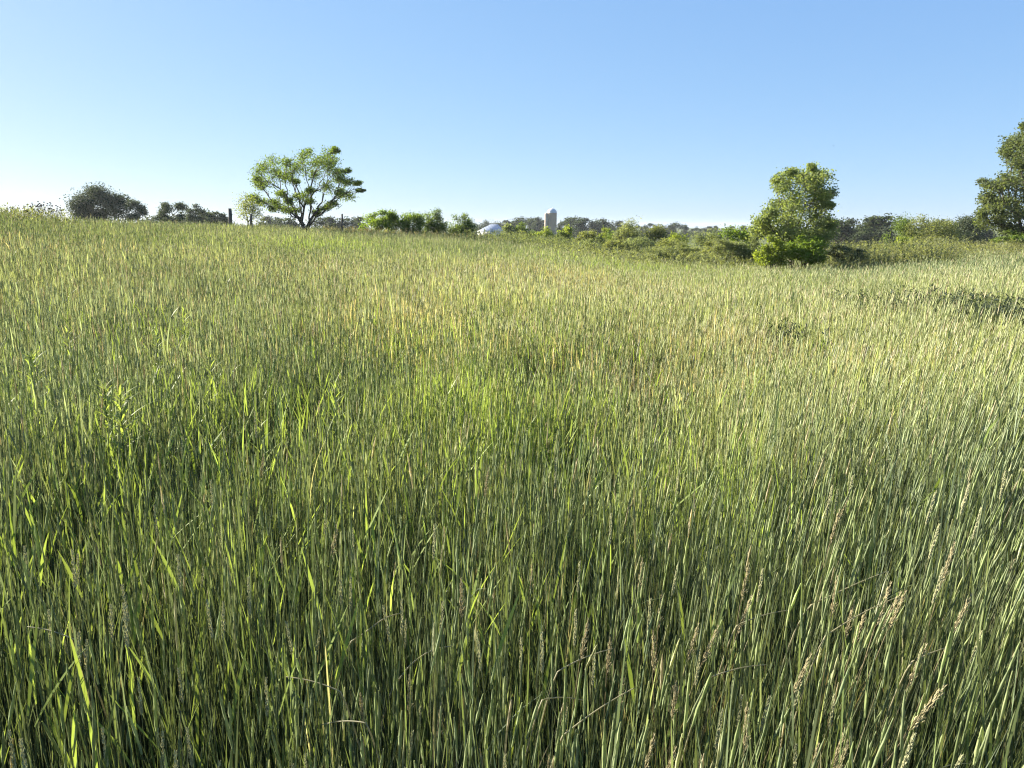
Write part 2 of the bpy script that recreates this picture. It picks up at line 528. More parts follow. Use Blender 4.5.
    bx, by = rr * np.sin(a), rr * np.cos(a)
    k = rng.uniform(0, 1, n) < np.interp(512 + bx / by * F, [0, 350, 600, 1024], [1.0, .75, .35, .3]) * (0.4 + 0.6 * (vnoise(bx, by, 2.2, 61) > -0.1))
    bx, by, rr = bx[k], by[k], rr[k]
    n = len(bx)
    bz = ground_z(bx, by) + rng.uniform(0.40, 0.78, n)
    c = np.array([0.17, 0.235, 0.045]) * rng.lognormal(0, 0.2, (n, 1))
    blades(acc, np.stack([bx, by, bz], 1), rng.uniform(0.09, 0.19, n), rng.uniform(0, 6.28, n), np.abs(rng.normal(0.25, 0.13, n)),
           np.abs(rng.normal(0.1, 0.12, n)), rng.uniform(0.0045, 0.0085, n), 5, c, leaf_prof)
    n = 3200
    a = rng.uniform(-0.72, 0.25, n); rr = np.sqrt(rng.uniform(1.7, 20, n))
    bx, by = rr * np.sin(a), rr * np.cos(a)
    k = rng.uniform(0, 1, n) < np.interp(a, [-.7, -.3, .0, .25], [1, .8, .35, .1])
    bx, by, rr = bx[k], by[k], rr[k]
    n = len(bx)
    bz = ground_z(bx, by) + rng.uniform(0.52, 0.80, n)
    c = np.array([0.22, 0.29, 0.065]) * rng.lognormal(0, 0.2, (n, 1))
    blades(acc, np.stack([bx, by, bz], 1), rng.uniform(0.10, 0.2, n), rng.normal(1.2, 1.3, n), np.abs(rng.normal(0.28, 0.16, n)),
           np.abs(rng.normal(0.06, 0.1, n)), rng.uniform(0.005, 0.0085, n), 5, c, leaf_prof)
    # flat litter of dead leaves at the foot
    n = 16000
    a = rng.uniform(-0.9, 0.9, n); rr = np.sqrt(rng.uniform(0.3, 40, n))
    bx, by = rr * np.sin(a), rr * np.cos(a)
    c = np.array([0.15, 0.12, 0.065]) * rng.lognormal(-0.1, 0.3, (n, 1))
    blades(acc, np.stack([bx, by, ground_z(bx, by) + rng.uniform(0.01, .25, n)], 1), rng.uniform(0.15, 0.4, n), rng.uniform(0, 6.28, n),
           rng.uniform(0.6, 1.5, n), rng.uniform(-0.1, 0.2, n), rng.uniform(0.003, 0.006, n), 4, c, leaf_prof)
    o = acc.build('meadow_grass', M_GRASS)
    tag(o, 'tall green and straw-tinged meadow grass covering the whole field', 'grass', kind='stuff')
    print('grass stems', N, 'verts', acc.n)


build_grass()

# ------------------------------------------------------------------ woody plants
PAL = {
    'bright': ((0.11, 0.185, 0.034), (0.21, 0.275, 0.055)),
    'mid': ((0.085, 0.135, 0.038), (0.155, 0.205, 0.062)),
    'olive': ((0.13, 0.155, 0.068), (0.22, 0.24, 0.105)),
    'yellow': ((0.15, 0.205, 0.04), (0.25, 0.295, 0.06)),
    'grey': ((0.14, 0.175, 0.095), (0.225, 0.26, 0.145)),
    'dark': ((0.06, 0.08, 0.052), (0.10, 0.122, 0.075)),
    'brown': ((0.15, 0.18, 0.09), (0.245, 0.27, 0.145)),
}


def leaf_cloud(acc, centers, spread, n, size, pal, aspect=0.6, updir=0.3):
    """n leaf-sized kites scattered round the given points"""
    idx = rng.integers(0, len(centers), n)
    d = np.clip(rng.normal(0, 1, (n, 3)), -1.7, 1.7) * spread[idx][:, None] * np.array([1, 1, 0.8])
    p = centers[idx] + d
    nrm = rng.normal(0, 1, (n, 3)); nrm[:, 2] = np.abs(nrm[:, 2]) + updir
    nrm /= np.linalg.norm(nrm, axis=1, keepdims=True)
    t = np.cross(nrm, rng.normal(0, 1, (n, 3))); t /= np.linalg.norm(t, axis=1, keepdims=True)
    b = np.cross(nrm, t)
    s = size * rng.uniform(0.6, 1.35, n)[:, None]
    V = np.stack([p - t * s * .5, p + b * s * aspect * .5 + nrm * s * .06, p + t * s * .5, p - b * s * aspect * .5 + nrm * s * .06], 1)
    q = (np.arange(n) * 4)[:, None] + np.array([[0, 1, 2, 3]])
    k = rng.uniform(0, 1, (len(centers), 1))[idx] * 0.6 + rng.uniform(0, 1, (n, 1)) * 0.4
    c = np.array(pal[0]) * (1 - k) + np.array(pal[1]) * k
    c = c * rng.lognormal(0, 0.12, (n, 1))
    acc.add(V, [q], np.repeat(c, 4, axis=0))


def grow(lobes, trunk_top, base_r, stems, twig_n, acc_wood, seed):
    """branch skeleton from the foot to every lobe; returns twig ends and their lobe index"""
    r = np.random.default_rng(seed)
    nodes, parent, plen = [], [], []
    for s in range(stems):
        last = -1
        off = np.array([r.normal(0, .12 * (stems > 1)) * trunk_top[2], r.normal(0, .12 * (stems > 1)) * trunk_top[2], 0])
        foot = off * 0.4
        tip = np.array(trunk_top) + off * 1.3
        for k in range(5):
            f = k / 4
            nodes.append(foot * (1 - f) + tip * f + np.array([r.normal(0, .03), r.normal(0, .03), 0]) * trunk_top[2] * (0 < k < 4))
            plen.append(0.0 if last < 0 else plen[last] + np.linalg.norm(nodes[-1] - nodes[last]))
            parent.append(last); last = len(nodes) - 1
    order = np.argsort([np.linalg.norm(np.array(l[:3]) - np.array(trunk_top)) for l in lobes])
    ends, lobe_id = [], []
    for li in order:
        l = lobes[li]
        c = np.array(l[:3])
        best, bi = 1e9, 0
        for i, nd in enumerate(nodes):
            if parent[i] == -1:
                continue
            d = c - nd
            dist = np.linalg.norm(d)
            cost = dist + 1.2 * max(0, -d[2] + 0.15 * dist) + 0.72 * plen[i]
            if plen[i] < 0.55 * trunk_top[2]:
                cost += 0.5 * trunk_top[2]
            if cost < best:
                best, bi = cost, i
        p0 = nodes[bi]
        last = bi
        L = np.linalg.norm(c - p0)
        m = max(2, int(L / max(0.25, 0.09 * trunk_top[2] + 0.25)))
        m = min(m, 6)
        for k in range(1, m + 1):
            f = k / m
            q = p0 * (1 - f) + c * f
            q = q + np.array([0, 0, 1]) * 0.08 * L * math.sin(math.pi * f) * (1 if c[2] - p0[2] < L * .7 else -0.4) + r.normal(0, .03, 3) * L * (k < m)
            nodes.append(q); plen.append(plen[last] + np.linalg.norm(q - nodes[last])); parent.append(last); last = len(nodes) - 1
        for t in range(twig_n):
            v = r.normal(0, 1, 3); v /= np.linalg.norm(v)
            e = c + v * np.array(l[3:6]) * r.uniform(0.45, 0.98)
            nodes.append((c + e) / 2 + r.normal(0, .05, 3) * l[3]); parent.append(last); plen.append(1e3)
            nodes.append(e); parent.append(len(nodes) - 2); plen.append(1e3)
            ends.append(e); lobe_id.append(li)
            ends.append((c + e) / 2); lobe_id.append(li)
    n = len(nodes)
    load = np.zeros(n)
    haschild = np.zeros(n, bool)
    for i in range(n):
        if parent[i] >= 0:
            haschild[parent[i]] = True
    for i in range(n - 1, -1, -1):
        if not haschild[i]:
            load[i] += 1
        if parent[i] >= 0:
            load[parent[i]] += load[i]
    mx = load.max()
    rad = base_r * (load / mx) ** 0.55
    rad = np.maximum(rad, base_r * 0.022)
    for i in range(n):
        j = parent[i]
        if j < 0:
            continue
        a, b = nodes[j], nodes[i]
        if np.linalg.norm(b - a) < 1e-4:
            continue
        rj = min(rad[j], rad[i] * 1.6)
        sides = 7 if rad[i] > base_r * .3 else 4
        tube(acc_wood, [a, (a + b) / 2, b], [rj, (rj + rad[i]) / 2, rad[i]], sides, (0.08, 0.07, 0.055))
    return np.array(ends), np.array(lobe_id)


def dome_lobes(W, H, n, seed, depth=0.8, low=0.18, rs=0.27, power=2.0):
    r = np.random.default_rng(seed)
    out = []
    for i in range(n):
        for _ in range(50):
            x, z, yy = r.uniform(-1, 1), r.uniform(low, 1), r.uniform(-1, 1)
            rad = abs(x) ** power + (max(0, z - .3) / .7) ** power + abs(yy) ** power
            if (0.35 if z > .45 else 0.0) < rad < 1.0:
                break
        k = r.uniform(0.75, 1.25) * rs
        out.append((x * W * .5 * (1 - k * .75), yy * W * .5 * depth * (1 - k * .75), z * H * (1 - k * .42), k * W * .5 * 1.1, k * W * .5, k * H * .62))
    return out


def woody(name, label, cat, px0, px1, ytop, D, pal, n_leaf=1500, leaf=0.10, n_lobes=16, stems=1, trunk=0.25, rad=0.05, twigs=5,
          lobes=None, group=None, spread=0.33, mat=None, seed=1, depth=0.8, low=0.08, rs=0.27, foot_px=None, power=2.1, proto=False, fill=1, ybase=None, lsc=1.0):
    zfoot = 0.0
    cx = (px0 + px1) / 2
    if proto:
        bx, by, bz = 0, 0, 0
        W, H = px1 - px0, ytop
    else:
        p = at(foot_px or cx, 226, D)
        bx, by = p.x, D
        bz = gz(bx, by) - 0.04
        ctr = at(cx, 226, D).x
        W = (px1 - px0) / F * D * 1.06
        H = at(cx, ytop, D).z - bz
        if ybase is None:
            ybase = float(np.interp(cx, T_PX, T_Y)) + 1.5
        zfoot = max(0.0, at(cx, ybase, D).z - bz) if lobes is None else 0.0
    root = empty(name, (bx, by, bz))
    tag(root, label, cat, group)
    if lobes is None:
        L = dome_lobes(W, H - zfoot, n_lobes, seed, depth, low, rs, power)
        L = [(l[0], l[1], l[2] + zfoot) + l[3:] for l in L]
        if not proto and foot_px:
            L = [(l[0] + ctr - bx,) + l[1:] for l in L]
    else:
        r = np.random.default_rng(seed)
        L = []
        for (lx, ly, lrx, lry) in lobes:
            k = D / F * 1.02
            dx = at(lx, ly, D).x - ctr
            room = math.sqrt(max(0.05, (W * .5) ** 2 - min(dx * dx, (W * .5) ** 2 * .95))) * depth
            for j in range(fill + 1):
                yo = r.uniform(-1, 1) * room
                q = at(lx + (j > 0) * r.normal(0, .45) * lrx, ly + (j > 0) * r.normal(0, .4) * lry, D + yo)
                sc_ = (1.0 if j == 0 else .85) * lsc
                L.append((q.x - bx, yo, q.z - bz, lrx * k * sc_, lrx * k * sc_, lry * k * sc_))
    wood, crown = Acc(), Acc()
    ends, lid = grow(L, (0, 0, zfoot + (H - zfoot) * trunk), rad, stems, twigs, wood, seed)
    sp = np.array([min(L[i][3], L[i][5]) for i in lid]) * spread
    pals = PAL[pal] if isinstance(pal, str) else pal
    leaf_cloud(crown, ends, sp, n_leaf, leaf, pals)
    wood.build('trunk', M_BARK, root, True)
    crown.build('crown', mat or M_LEAF, root)
    return root


# the open-crowned tree on the rise
def zl(x0, y0, s, arr):
    return [(x0 + a / s, y0 + b / s, c / s, d / s) for a, b, c, d in arr]


LA = zl(245, 145, 8.533, [(230, 165, 80, 50), (150, 210, 50, 40), (200, 310, 90, 60), (130, 340, 50, 40), (340, 160, 45, 50), (490, 140, 60, 70), (520, 70, 45, 35),
                          (620, 140, 55, 45), (700, 90, 50, 55), (740, 130, 50, 50), (780, 45, 40, 20), (590, 250, 70, 45), (340, 280, 50, 40), (420, 215, 45, 45),
                          (770, 235, 75, 35), (860, 225, 50, 20), (880, 320, 80, 30), (950, 330, 40, 18), (970, 385, 35, 14), (850, 440, 85, 40), (800, 400, 50, 35),
                          (690, 350, 60, 50), (470, 430, 60, 35), (150, 480, 65, 35), (230, 490, 60, 32), (350, 550, 70, 35), (670, 535, 65, 25), (60, 440, 50, 30),
                          (300, 410, 60, 22), (560, 390, 40, 25), (440, 310, 45, 22), (700, 180, 45, 45), (260, 240, 60, 40), (100, 300, 30, 25), (820, 290, 60, 25), (420, 560, 60, 25), (600, 580, 60, 22), (250, 540, 60, 28), (520, 480, 60, 30), (740, 500, 50, 25), (380, 480, 50, 28)])
woody('tree', 'open-crowned leafy tree with spreading forked limbs, alone on the rise', 'tree', 252, 362, 146, 50,
      ((0.065, 0.11, 0.03), (0.15, 0.20, 0.045)), n_leaf=27000, leaf=0.105, stems=2, trunk=0.17, rad=0.14, twigs=9, lobes=LA, lsc=1.05, spread=0.62, seed=4, fill=2, foot_px=306, depth=.75)

# the grey-green tree at the thicket's end
LB = zl(700, 150, 5.689, [(560, 160, 60, 45), (640, 140, 60, 45), (675, 135, 30, 30), (500, 190, 60, 45), (600, 210, 70, 50), (670, 200, 45, 45), (460, 230, 45, 35),
                          (540, 270, 70, 50), (640, 290, 70, 50), (715, 260, 38, 40), (430, 310, 55, 35), (500, 340, 70, 45), (590, 350, 70, 50), (690, 350, 60, 50),
                          (720, 310, 30, 30), (380, 390, 60, 35), (470, 410, 70, 50), (570, 430, 70, 50), (660, 430, 60, 50), (730, 420, 50, 40), (360, 440, 45, 40),
                          (420, 480, 60, 45), (520, 500, 70, 50), (640, 500, 70, 45), (750, 420, 30, 25), (440, 170, 30, 25), (520, 130, 35, 25), (640, 100, 20, 20), (340, 400, 40, 30), (400, 350, 50, 35), (330, 470, 40, 40), (480, 450, 60, 50), (580, 480, 60, 50), (720, 480, 50, 40), (690, 270, 50, 45)])
woody('tree', 'grey-green full-crowned tree rising above two bright bushes at the thicket edge', 'tree', 754, 838, 166, 33,
      ((0.125, 0.17, 0.07), (0.235, 0.275, 0.12)), n_leaf=30000, leaf=0.095, stems=3, trunk=0.2, rad=0.08, twigs=8, lobes=LB, spread=0.5, fill=2, seed=9, foot_px=797)

LC = zl(930, 120, 5.904, [(480, 130, 50, 40), (540, 140, 60, 45), (450, 190, 40, 40), (520, 210, 60, 45), (600, 180, 70, 60), (590, 90, 50, 50), (620, 30, 50, 50), (520, 280, 60, 45),
                          (440, 350, 60, 40), (350, 385, 40, 28), (400, 400, 50, 35), (500, 380, 70, 55), (590, 330, 80, 70), (680, 250, 80, 80), (340, 470, 45, 35),
                          (420, 480, 60, 45), (520, 480, 70, 50), (340, 540, 50, 40), (420, 570, 60, 45), (520, 580, 70, 50), (620, 520, 80, 70), (700, 420, 90, 90),
                          (360, 610, 50, 40), (450, 640, 60, 40), (550, 650, 60, 40), (660, 640, 80, 60), (740, 580, 80, 80), (560, 30, 18, 20), (300, 560, 30, 30), (780, 300, 80, 80), (800, 480, 80, 90)])
woody('tree', 'tall grey-green tree cut by the right edge of the picture', 'tree', 980, 1068, 118, 48,
      ((0.068, 0.095, 0.045), (0.14, 0.165, 0.085)), n_leaf=30000, leaf=0.14, stems=2, trunk=0.2, rad=0.16, twigs=8, lobes=LC, spread=0.5, fill=2, seed=14, foot_px=1030)

# bushes, each its own plant: name, label, px0, px1, ytop, depth, palette, leaves, leaf size, extra
BUSH = [
    ('small_tree', 'thin small tree with pale leaves beside the dark fence post', 231, 264, 194, 48, ((0.13, 0.16, 0.055), (0.22, 0.25, 0.09)), 620, .10, dict(n_lobes=16, low=.2, spread=.8, trunk=.3, rs=.3)),
    ('bush', 'bright green bush just right of the open-crowned tree', 357, 402, 205, 54, 'bright', 2300, .12, {}),
    ('bush', 'green bush second along from the open-crowned tree', 399, 428, 206, 54, 'bright', 1600, .12, {}),
    ('bush', 'green bush third along from the open-crowned tree', 423, 449, 208, 55, 'mid', 1500, .12, {}),
    ('bush', 'spiky dark bush standing nearest to the white barn roof', 446, 478, 210, 53, 'mid', 1700, .11, dict(power=1.3)),
    ('bush', 'grey-green bush at the right end of the barn roof', 499, 517, 220, 90, 'grey', 800, .18, {}),
    ('bush', 'rounded dark green bush between the barn roof and the silo', 512, 539, 221, 90, 'mid', 1200, .18, {}),
    ('bush', 'low pale bush in front of the rounded dark green bush', 516, 531, 230, 82, 'olive', 600, .16, {}),
    ('bush', 'yellow-green bush right in front of the silo foot', 535, 557, 226, 80, 'yellow', 1000, .17, {}),
    ('bush', 'yellow-green bush just right of the silo', 556, 575, 222, 80, 'yellow', 1000, .17, {}),
    ('bush', 'olive bush at the left end of the thicket', 573, 607, 230, 50, 'olive', 1900, .10, {}),
    ('bush', 'small yellow-green bush at the back of the thicket left part', 596, 613, 224, 70, 'yellow', 700, .14, {}),
    ('bush', 'dark green bush in the left part of the thicket', 603, 624, 228, 58, 'mid', 1000, .12, {}),
    ('bush', 'tall brownish grey bush in the middle of the thicket', 611, 651, 219, 48, 'brown', 2600, .095, {}),
    ('bush', 'olive grey bush right of the brownish grey thicket bush', 640, 673, 222, 48, 'olive', 2000, .10, {}),
    ('bush', 'light yellow-green bush low in the thicket middle', 666, 692, 227, 45, 'yellow', 1300, .10, {}),
    ('bush', 'grey-green bush on the right half of the thicket', 688, 730, 226, 43, 'grey', 2400, .09, {}),
    ('bush', 'broad-leaved bright green bush left of the grey-green thicket tree', 717, 756, 224, 42, 'bright', 1700, .13, {}),
    ('bush', 'low brown twiggy bush along the front of the thicket', 636, 703, 241, 36, 'brown', 3400, .07, dict(stems=5, twigs=8)),
    ('bush', 'low greyish twiggy bush at the thicket front, nearer the tree', 690, 750, 238, 35, 'brown', 3200, .07, dict(stems=5, twigs=8)),
    ('bush', 'pale grey-green bush tucked between the thicket and its tree', 736, 764, 231, 35, 'grey', 1500, .075, {}),
    ('bush', 'yellow-green broad-leaved bush under the left side of the tree', 753, 793, 236, 31, 'yellow', 1500, .105, {}),
    ('bush', 'deep green bush under the right side of the tree', 787, 829, 233, 31, 'bright', 1900, .10, {}),
    ('bush', 'dark low weedy bush right of the deep green bush', 827, 866, 243, 34, 'dark', 1500, .085, {}),
    ('sapling', 'small yellow-green sapling standing in pale weeds', 896, 919, 229, 40, 'yellow', 420, .11, dict(n_lobes=9, spread=.5, twigs=3, trunk=.4)),
    ('bush', 'dull green bush behind the yellow-green sapling', 884, 918, 214, 72, 'mid', 1500, .15, {}),
    ('bush', 'wide olive bush with a bright top behind pale weeds', 908, 957, 209, 70, 'olive', 2300, .15, {}),
    ('bush', 'dark grey-green bush touching the tall tree at the picture edge', 951, 989, 213, 75, 'dark', 2000, .15, {}),
    ('bush', 'low shaded bush at the foot of the tall edge tree', 992, 1062, 229, 46, 'mid', 2400, .11, {}),
    *[('bush', 'grey-green bush crowded among the others in the thicket', a, a + w_, t, D_, p_, 1500, .085, dict(group='bushes crowded in the thicket'))
      for (a, w_, t, D_, p_) in [(572, 30, 239, 42, 'grey'), (598, 34, 237, 43, 'olive'), (622, 36, 233, 44, 'grey'), (655, 30, 234, 42, 'olive'), (700, 34, 236, 40, 'olive'), (724, 32, 240, 38, 'grey')]],
    ('tree', 'large rounded dark tree standing behind the left rise', 74, 133, 185, 110, ((0.045, 0.06, 0.042), (0.08, 0.098, 0.062)), 6500, .25, dict(n_lobes=44, rs=.33, spread=.55, power=2.6)),
    ('tree', 'small dark tree at the right flank of the large dark one', 126, 151, 198, 106, 'dark', 1100, .22, dict(n_lobes=12)),
    ('tree', 'dark spreading tree in the gap left of the fence', 152, 189, 200, 100, 'dark', 1700, .2, dict(n_lobes=15)),
    ('tree', 'low dark tree right of the dark spreading tree', 185, 207, 204, 125, 'dark', 1000, .25, {}),
    ('tree', 'low dark tree closest to the left side of the fence post', 203, 231, 211, 135, 'dark', 1100, .27, {}),
]
for i, (nm, lb, a, b, yt, D, pal, nl, ls, kw) in enumerate(BUSH):
    kk = dict(n_leaf=int(nl * 4), leaf=ls * .85, n_lobes=26, stems=3 if nm == 'bush' else 1, trunk=.18, rad=0.03 * D / 40 if nm == 'bush' else .05 * D / 50, twigs=6, spread=.5, seed=100 + i)
    kk.update(kw)
    if lb.startswith(('low brown', 'low greyish')):
        kk['leaf'] *= .9
    woody(nm, lb, {'bush': 'bush', 'tree': 'tree', 'small_tree': 'tree', 'sapling': 'sapling'}[nm], a, b, yt, D, pal, mat=M_FAR if pal == 'dark' or D > 95 else M_LEAF, **kk)

# far treeline: a few kinds built once, then copied
protos = []
for s in range(5):
    W, H = [(9, 11), (11, 10), (8, 12), (12, 11), (10, 9)][s]
    o = woody('distant_tree', 'x', 'tree', -W / 2, W / 2, H, 0, [((0.04, 0.058, 0.03), (0.075, 0.095, 0.045)), ((0.035, 0.05, 0.03), (0.065, 0.08, 0.042)), ((0.045, 0.062, 0.03), (0.085, 0.10, 0.05)),
              ((0.04, 0.055, 0.03), (0.07, 0.088, 0.045)), ((0.045, 0.065, 0.028), (0.085, 0.105, 0.045))][s],
              n_leaf=4500, leaf=0.55, n_lobes=18, trunk=.3, rad=.3, twigs=6, spread=.42, mat=M_FAR, seed=300 + s, low=.03, proto=True)
    protos.append((o, W, H, children_of(o)))
used_proto = set()


def far_tree(px, ytop, D, group, label, wide=1.0):
    k = random.randrange(5)
    o, W, H, ch = protos[k]
    if k in used_proto:
        c = o.copy(); COL.objects.link(c)
        for h in ch:
            hc = h.copy(); COL.objects.link(hc); hc.parent = c
    else:
        used_proto.add(k)
        c = o
    p = at(px, ytop, D)
    zb = gz(p.x, D) - 0.2
    s = (p.z - zb) / (H * 0.97)
    c.location = (p.x, D, zb)
    c.scale = (s * wide, s * wide, s)
    c.rotation_euler = (0, 0, random.uniform(0, 6.28))
    c['label'] = label
    c['group'] = group
    return c


FAR = [
    ('low trees far beyond the left rise', 'low dark distant tree in the gap left of the thick fence post', 210, [(150, 210), (160, 213), (170, 212), (181, 213), (191, 212), (200, 211), (209, 212), (218, 212), (226, 213)]),
    ('distant trees showing under the open-crowned tree', 'distant dark tree glimpsed below the open crown of the tree on the rise', 240,
     [(258, 215), (268, 214), (279, 216), (290, 217), (322, 216), (333, 214), (345, 217), (356, 214)]),
    ('distant trees around the barn roof', 'distant tree behind the white barn roof', 400, [(470, 219), (478, 220), (486, 217), (495, 219), (503, 218), (511, 219), (521, 217), (528, 219), (534, 220)]),
    ('distant trees beside the silo', 'distant tree on the skyline close beside the silo', 400, [(531, 217), (537, 216), (541, 219), (548, 220), (562, 218), (568, 217)]),
    ('distant trees between the silo and the thicket', 'distant dark rounded tree on the skyline right of the silo', 330, [(575, 216), (582, 214), (589, 215), (597, 219), (603, 218), (611, 217), (618, 219)]),
    ('distant trees behind the thicket', 'distant tree top showing over the thicket', 420,
     [(628, 222), (637, 222), (646, 222), (653, 221), (660, 221), (668, 223), (677, 222), (686, 224), (696, 225), (707, 224), (718, 225), (730, 225), (742, 225), (754, 225)]),
    ('dark trees in the gap right of the grey-green tree', 'dark distant tree between the grey-green tree and the wide olive bush', 170,
     [(833, 223), (843, 219), (854, 213.5), (864, 217), (876, 213.5), (886, 214.5), (897, 216), (869, 222)]),
    ('dark trees behind the wide olive bush', 'dark distant tree partly behind the wide olive bush', 190, [(930, 215), (944, 216), (958, 214), (969, 213), (979, 215)]),
]
for gname, lab, D, pts in FAR:
    for (px, yt) in pts:
        far_tree(px, yt + random.uniform(-.4, .6), D * random.uniform(.93, 1.1), gname, lab, random.uniform(1.0, 1.45))

# ------------------------------------------------------------------ silo and barn
def lathe(acc, prof, n, col, cx=0, cy=0, a0=0, a1=2 * math.pi):
    full = abs(a1 - a0 - 2 * math.pi) < 1e-6
    th = np.linspace(a0, a1, n, endpoint=not full)
    V = [(cx + r * math.cos(t), cy + r * math.sin(t), z) for (r, z) in prof for t in th]
    q = []
    for i in range(len(prof) - 1):
        for j in range(n if full else n - 1):
            j2 = (j + 1) % n
            q.append([i * n + j, i * n + j2, (i + 1) * n + j2, (i + 1) * n + j])
    acc.add(V, [np.array(q)], col)


def box(acc, x0, x1, y0, y1, z0, z1, col=(1, 1, 1)):
    V = [(x, y, z) for z in (z0, z1) for y in (y0, y1) for x in (x0, x1)]
    acc.add(V, [np.array([[0, 2, 3, 1], [4, 5, 7, 6], [0, 1, 5, 4], [1, 3, 7, 5], [3, 2, 6, 7], [2, 0, 4, 6]])], col)


def build_silo():
    D = 300
    p = at(552, 208.2, D)
    zb = gz(p.x, D)
    H = p.z - zb
    rad = 4.7 / F * D
    s = empty('silo', (p.x, D, zb))
    tag(s, 'tall concrete silo with a domed metal cap and a pale side chute', 'silo')
    wall = Acc()
    hw = H - rad * 0.95
    prof = []
    nb = 26
    for i in range(nb):
        z0 = hw * i / nb; z1 = hw * (i + 1) / nb
        prof += [(rad, z0), (rad, z1 - .07), (rad + .035, z1 - .06), (rad + .035, z1 - .005)]
    lathe(wall, prof, 40, (1, 1, 1))
    wall.build('wall', M_CONC, s)
    dm = Acc()
    lathe(dm, [(rad + .1, hw), (rad + .1, hw + .12)] + [(rad * 1.02 * math.cos(a), hw + .12 + rad * .83 * math.sin(a)) for a in np.linspace(0, 1.5, 9)] + [(.02, H)], 40, (1, 1, 1))
    dm.build('dome', M_DOME, s, True)
    ch = Acc()
    cr = 0.72
    a = math.pi + 0.25
    lathe(ch, [(cr, 0), (cr, hw - .5), (cr * .6, hw - .15), (.02, hw - .05)], 18, (1, 1, 1), math.cos(a) * (rad + .35), math.sin(a) * (rad + .35))
    ch.build('chute', M_CHUTE, s, True)
    hp = Acc()
    tube(hp, [(0.3, 0, H - .05), (0.3, 0, H + .35)], [.18, .12], 10, (1, 1, 1))
    hp.build('vent', M_DOME, s)


def build_barn():
    D = 340
    p = at(490.5, 229, D)
    zr = at(492, 224.3, D).z
    zb = gz(p.x, D)
    b = empty('barn', (p.x, D, zb), R(-16))
    tag(b, 'low white barn with a pale grey-blue hipped metal roof behind the field', 'barn')
    hx, hy = 4.9, 3.4
    zw = at(490, 231.2, D).z - zb
    hr = zr - zb
    w = Acc()
    V = [(-hx, -hy, 0), (hx, -hy, 0), (hx, hy, 0), (-hx, hy, 0), (-hx, -hy, zw - .3), (hx, -hy, zw - .3), (hx, hy, zw - .3), (-hx, hy, zw - .3)]
    w.add(V, [np.array([[0, 1, 5, 4], [2, 3, 7, 6], [1, 2, 6, 5], [3, 0, 4, 7], [4, 5, 6, 7]])], (1, 1, 1))
    w.build('wall', M_WALL, b)
    rf = Acc()
    ox, oy = hx + .45, hy + .5
    ze = zw - .15
    E = [(-ox, -oy, ze), (ox, -oy, ze), (ox, oy, ze), (-ox, oy, ze), (0.2, 0, hr), (3.4, 0, hr)]
    rf.add(E + [(x, y, z - .12) for x, y, z in E[:4]], [np.array([[0, 1, 5, 4], [2, 3, 4, 5], [0, 6, 7, 1], [1, 7, 8, 2], [2, 8, 9, 3], [3, 9, 6, 0], [6, 9, 8, 7]]), np.array([[1, 2, 5], [3, 0, 4]])], (1, 1, 1))
    for k in range(17):                       # standing seams on the front and back slopes
        xe = -ox + 2 * ox * (k + .5) / 17
        f = min(1.0, (xe + ox) / (0.2 + ox), (ox - xe) / (ox - 3.4))
        for sg in (-1, 1):
            p0, p1 = np.array([xe, sg * oy, ze]), np.array([xe, sg * oy * (1 - f), ze + (hr - ze) * f])
            tube(rf, [p0, (p0 + p1) / 2, p1], [.035] * 3, 4, (1, 1, 1))
    rf.build('roof', M_ROOF, b)
    d = Acc()
    box(d, -1.4, 1.4, -hy - .06, -hy - .005, 0, zw * .75)
    d.build('door', M_DARK, b)


build_silo()
build_barn()

# ------------------------------------------------------------------ fence posts
def post_mesh(h, r, seed):
    a = Acc()
    rr = np.random.default_rng(seed)
    pts = [(rr.normal(0, .01) * i, rr.normal(0, .01) * i, h * i / 5) for i in range(6)]
    tube(a, pts, [r * 1.05, r, r * .98, r * 1.0, r * .97, r * .9], 9, (1, 1, 1))
    return a


def build_fence():
    for k, (px, py, D, r, lab) in enumerate([(229.5, 208.5, 46, .11, 'thick dark wooden fence post left of the thin small tree'),
                                             (250.5, 214, 46.6, .08, 'thin dark fence post in the shade under the thin small tree'),
                                             (342, 214, 51, .06, 'lone dark fence post under the right side of the open-crowned tree')]):
        p = at(px, py, D)
        zb = gz(p.x, D)
        o = post_mesh(p.z - zb, r, k + 1).build('fence_post', M_POST, None, True)
        o.location = (p.x, D, zb)
        tag(o, lab, 'post')


build_fence()

# ------------------------------------------------------------------ weeds
def forb(acc, base, H, n_leaf, leaf, col, top=None, stemw=0.006, K=3):
    """leafy upright weed stems; base (N,3)"""
    N = len(base)
    yaw = rng.uniform(0, 6.28, N); lean = np.abs(rng.normal(0, .1, N)); bend = np.abs(rng.normal(0, .06, N))
    tips, td = blades(acc, base, H, yaw, lean, bend, np.full(N, stemw), K, col * .8, lambda t: 1 - .5 * t)
    for k in range(n_leaf):
        f = rng.uniform(.3, 1.0, N)
        off = H * (np.sin(lean) * f + bend * f * f)
        rt = base + np.stack([np.cos(yaw) * off, np.sin(yaw) * off, H * np.cos(lean) * f], 1)
        blades(acc, rt, leaf * rng.uniform(.7, 1.3, N), rng.uniform(0, 6.28, N), rng.uniform(.5, 1.2, N), rng.uniform(0, .35, N),
               leaf * rng.uniform(.22, .4, N), 3, col * rng.lognormal(0, .2, (N, 1)), lambda t: np.clip(.35 + 2.2 * t, 0, 1) * np.clip((1 - t) * 2, 0, 1))
    return tips, td


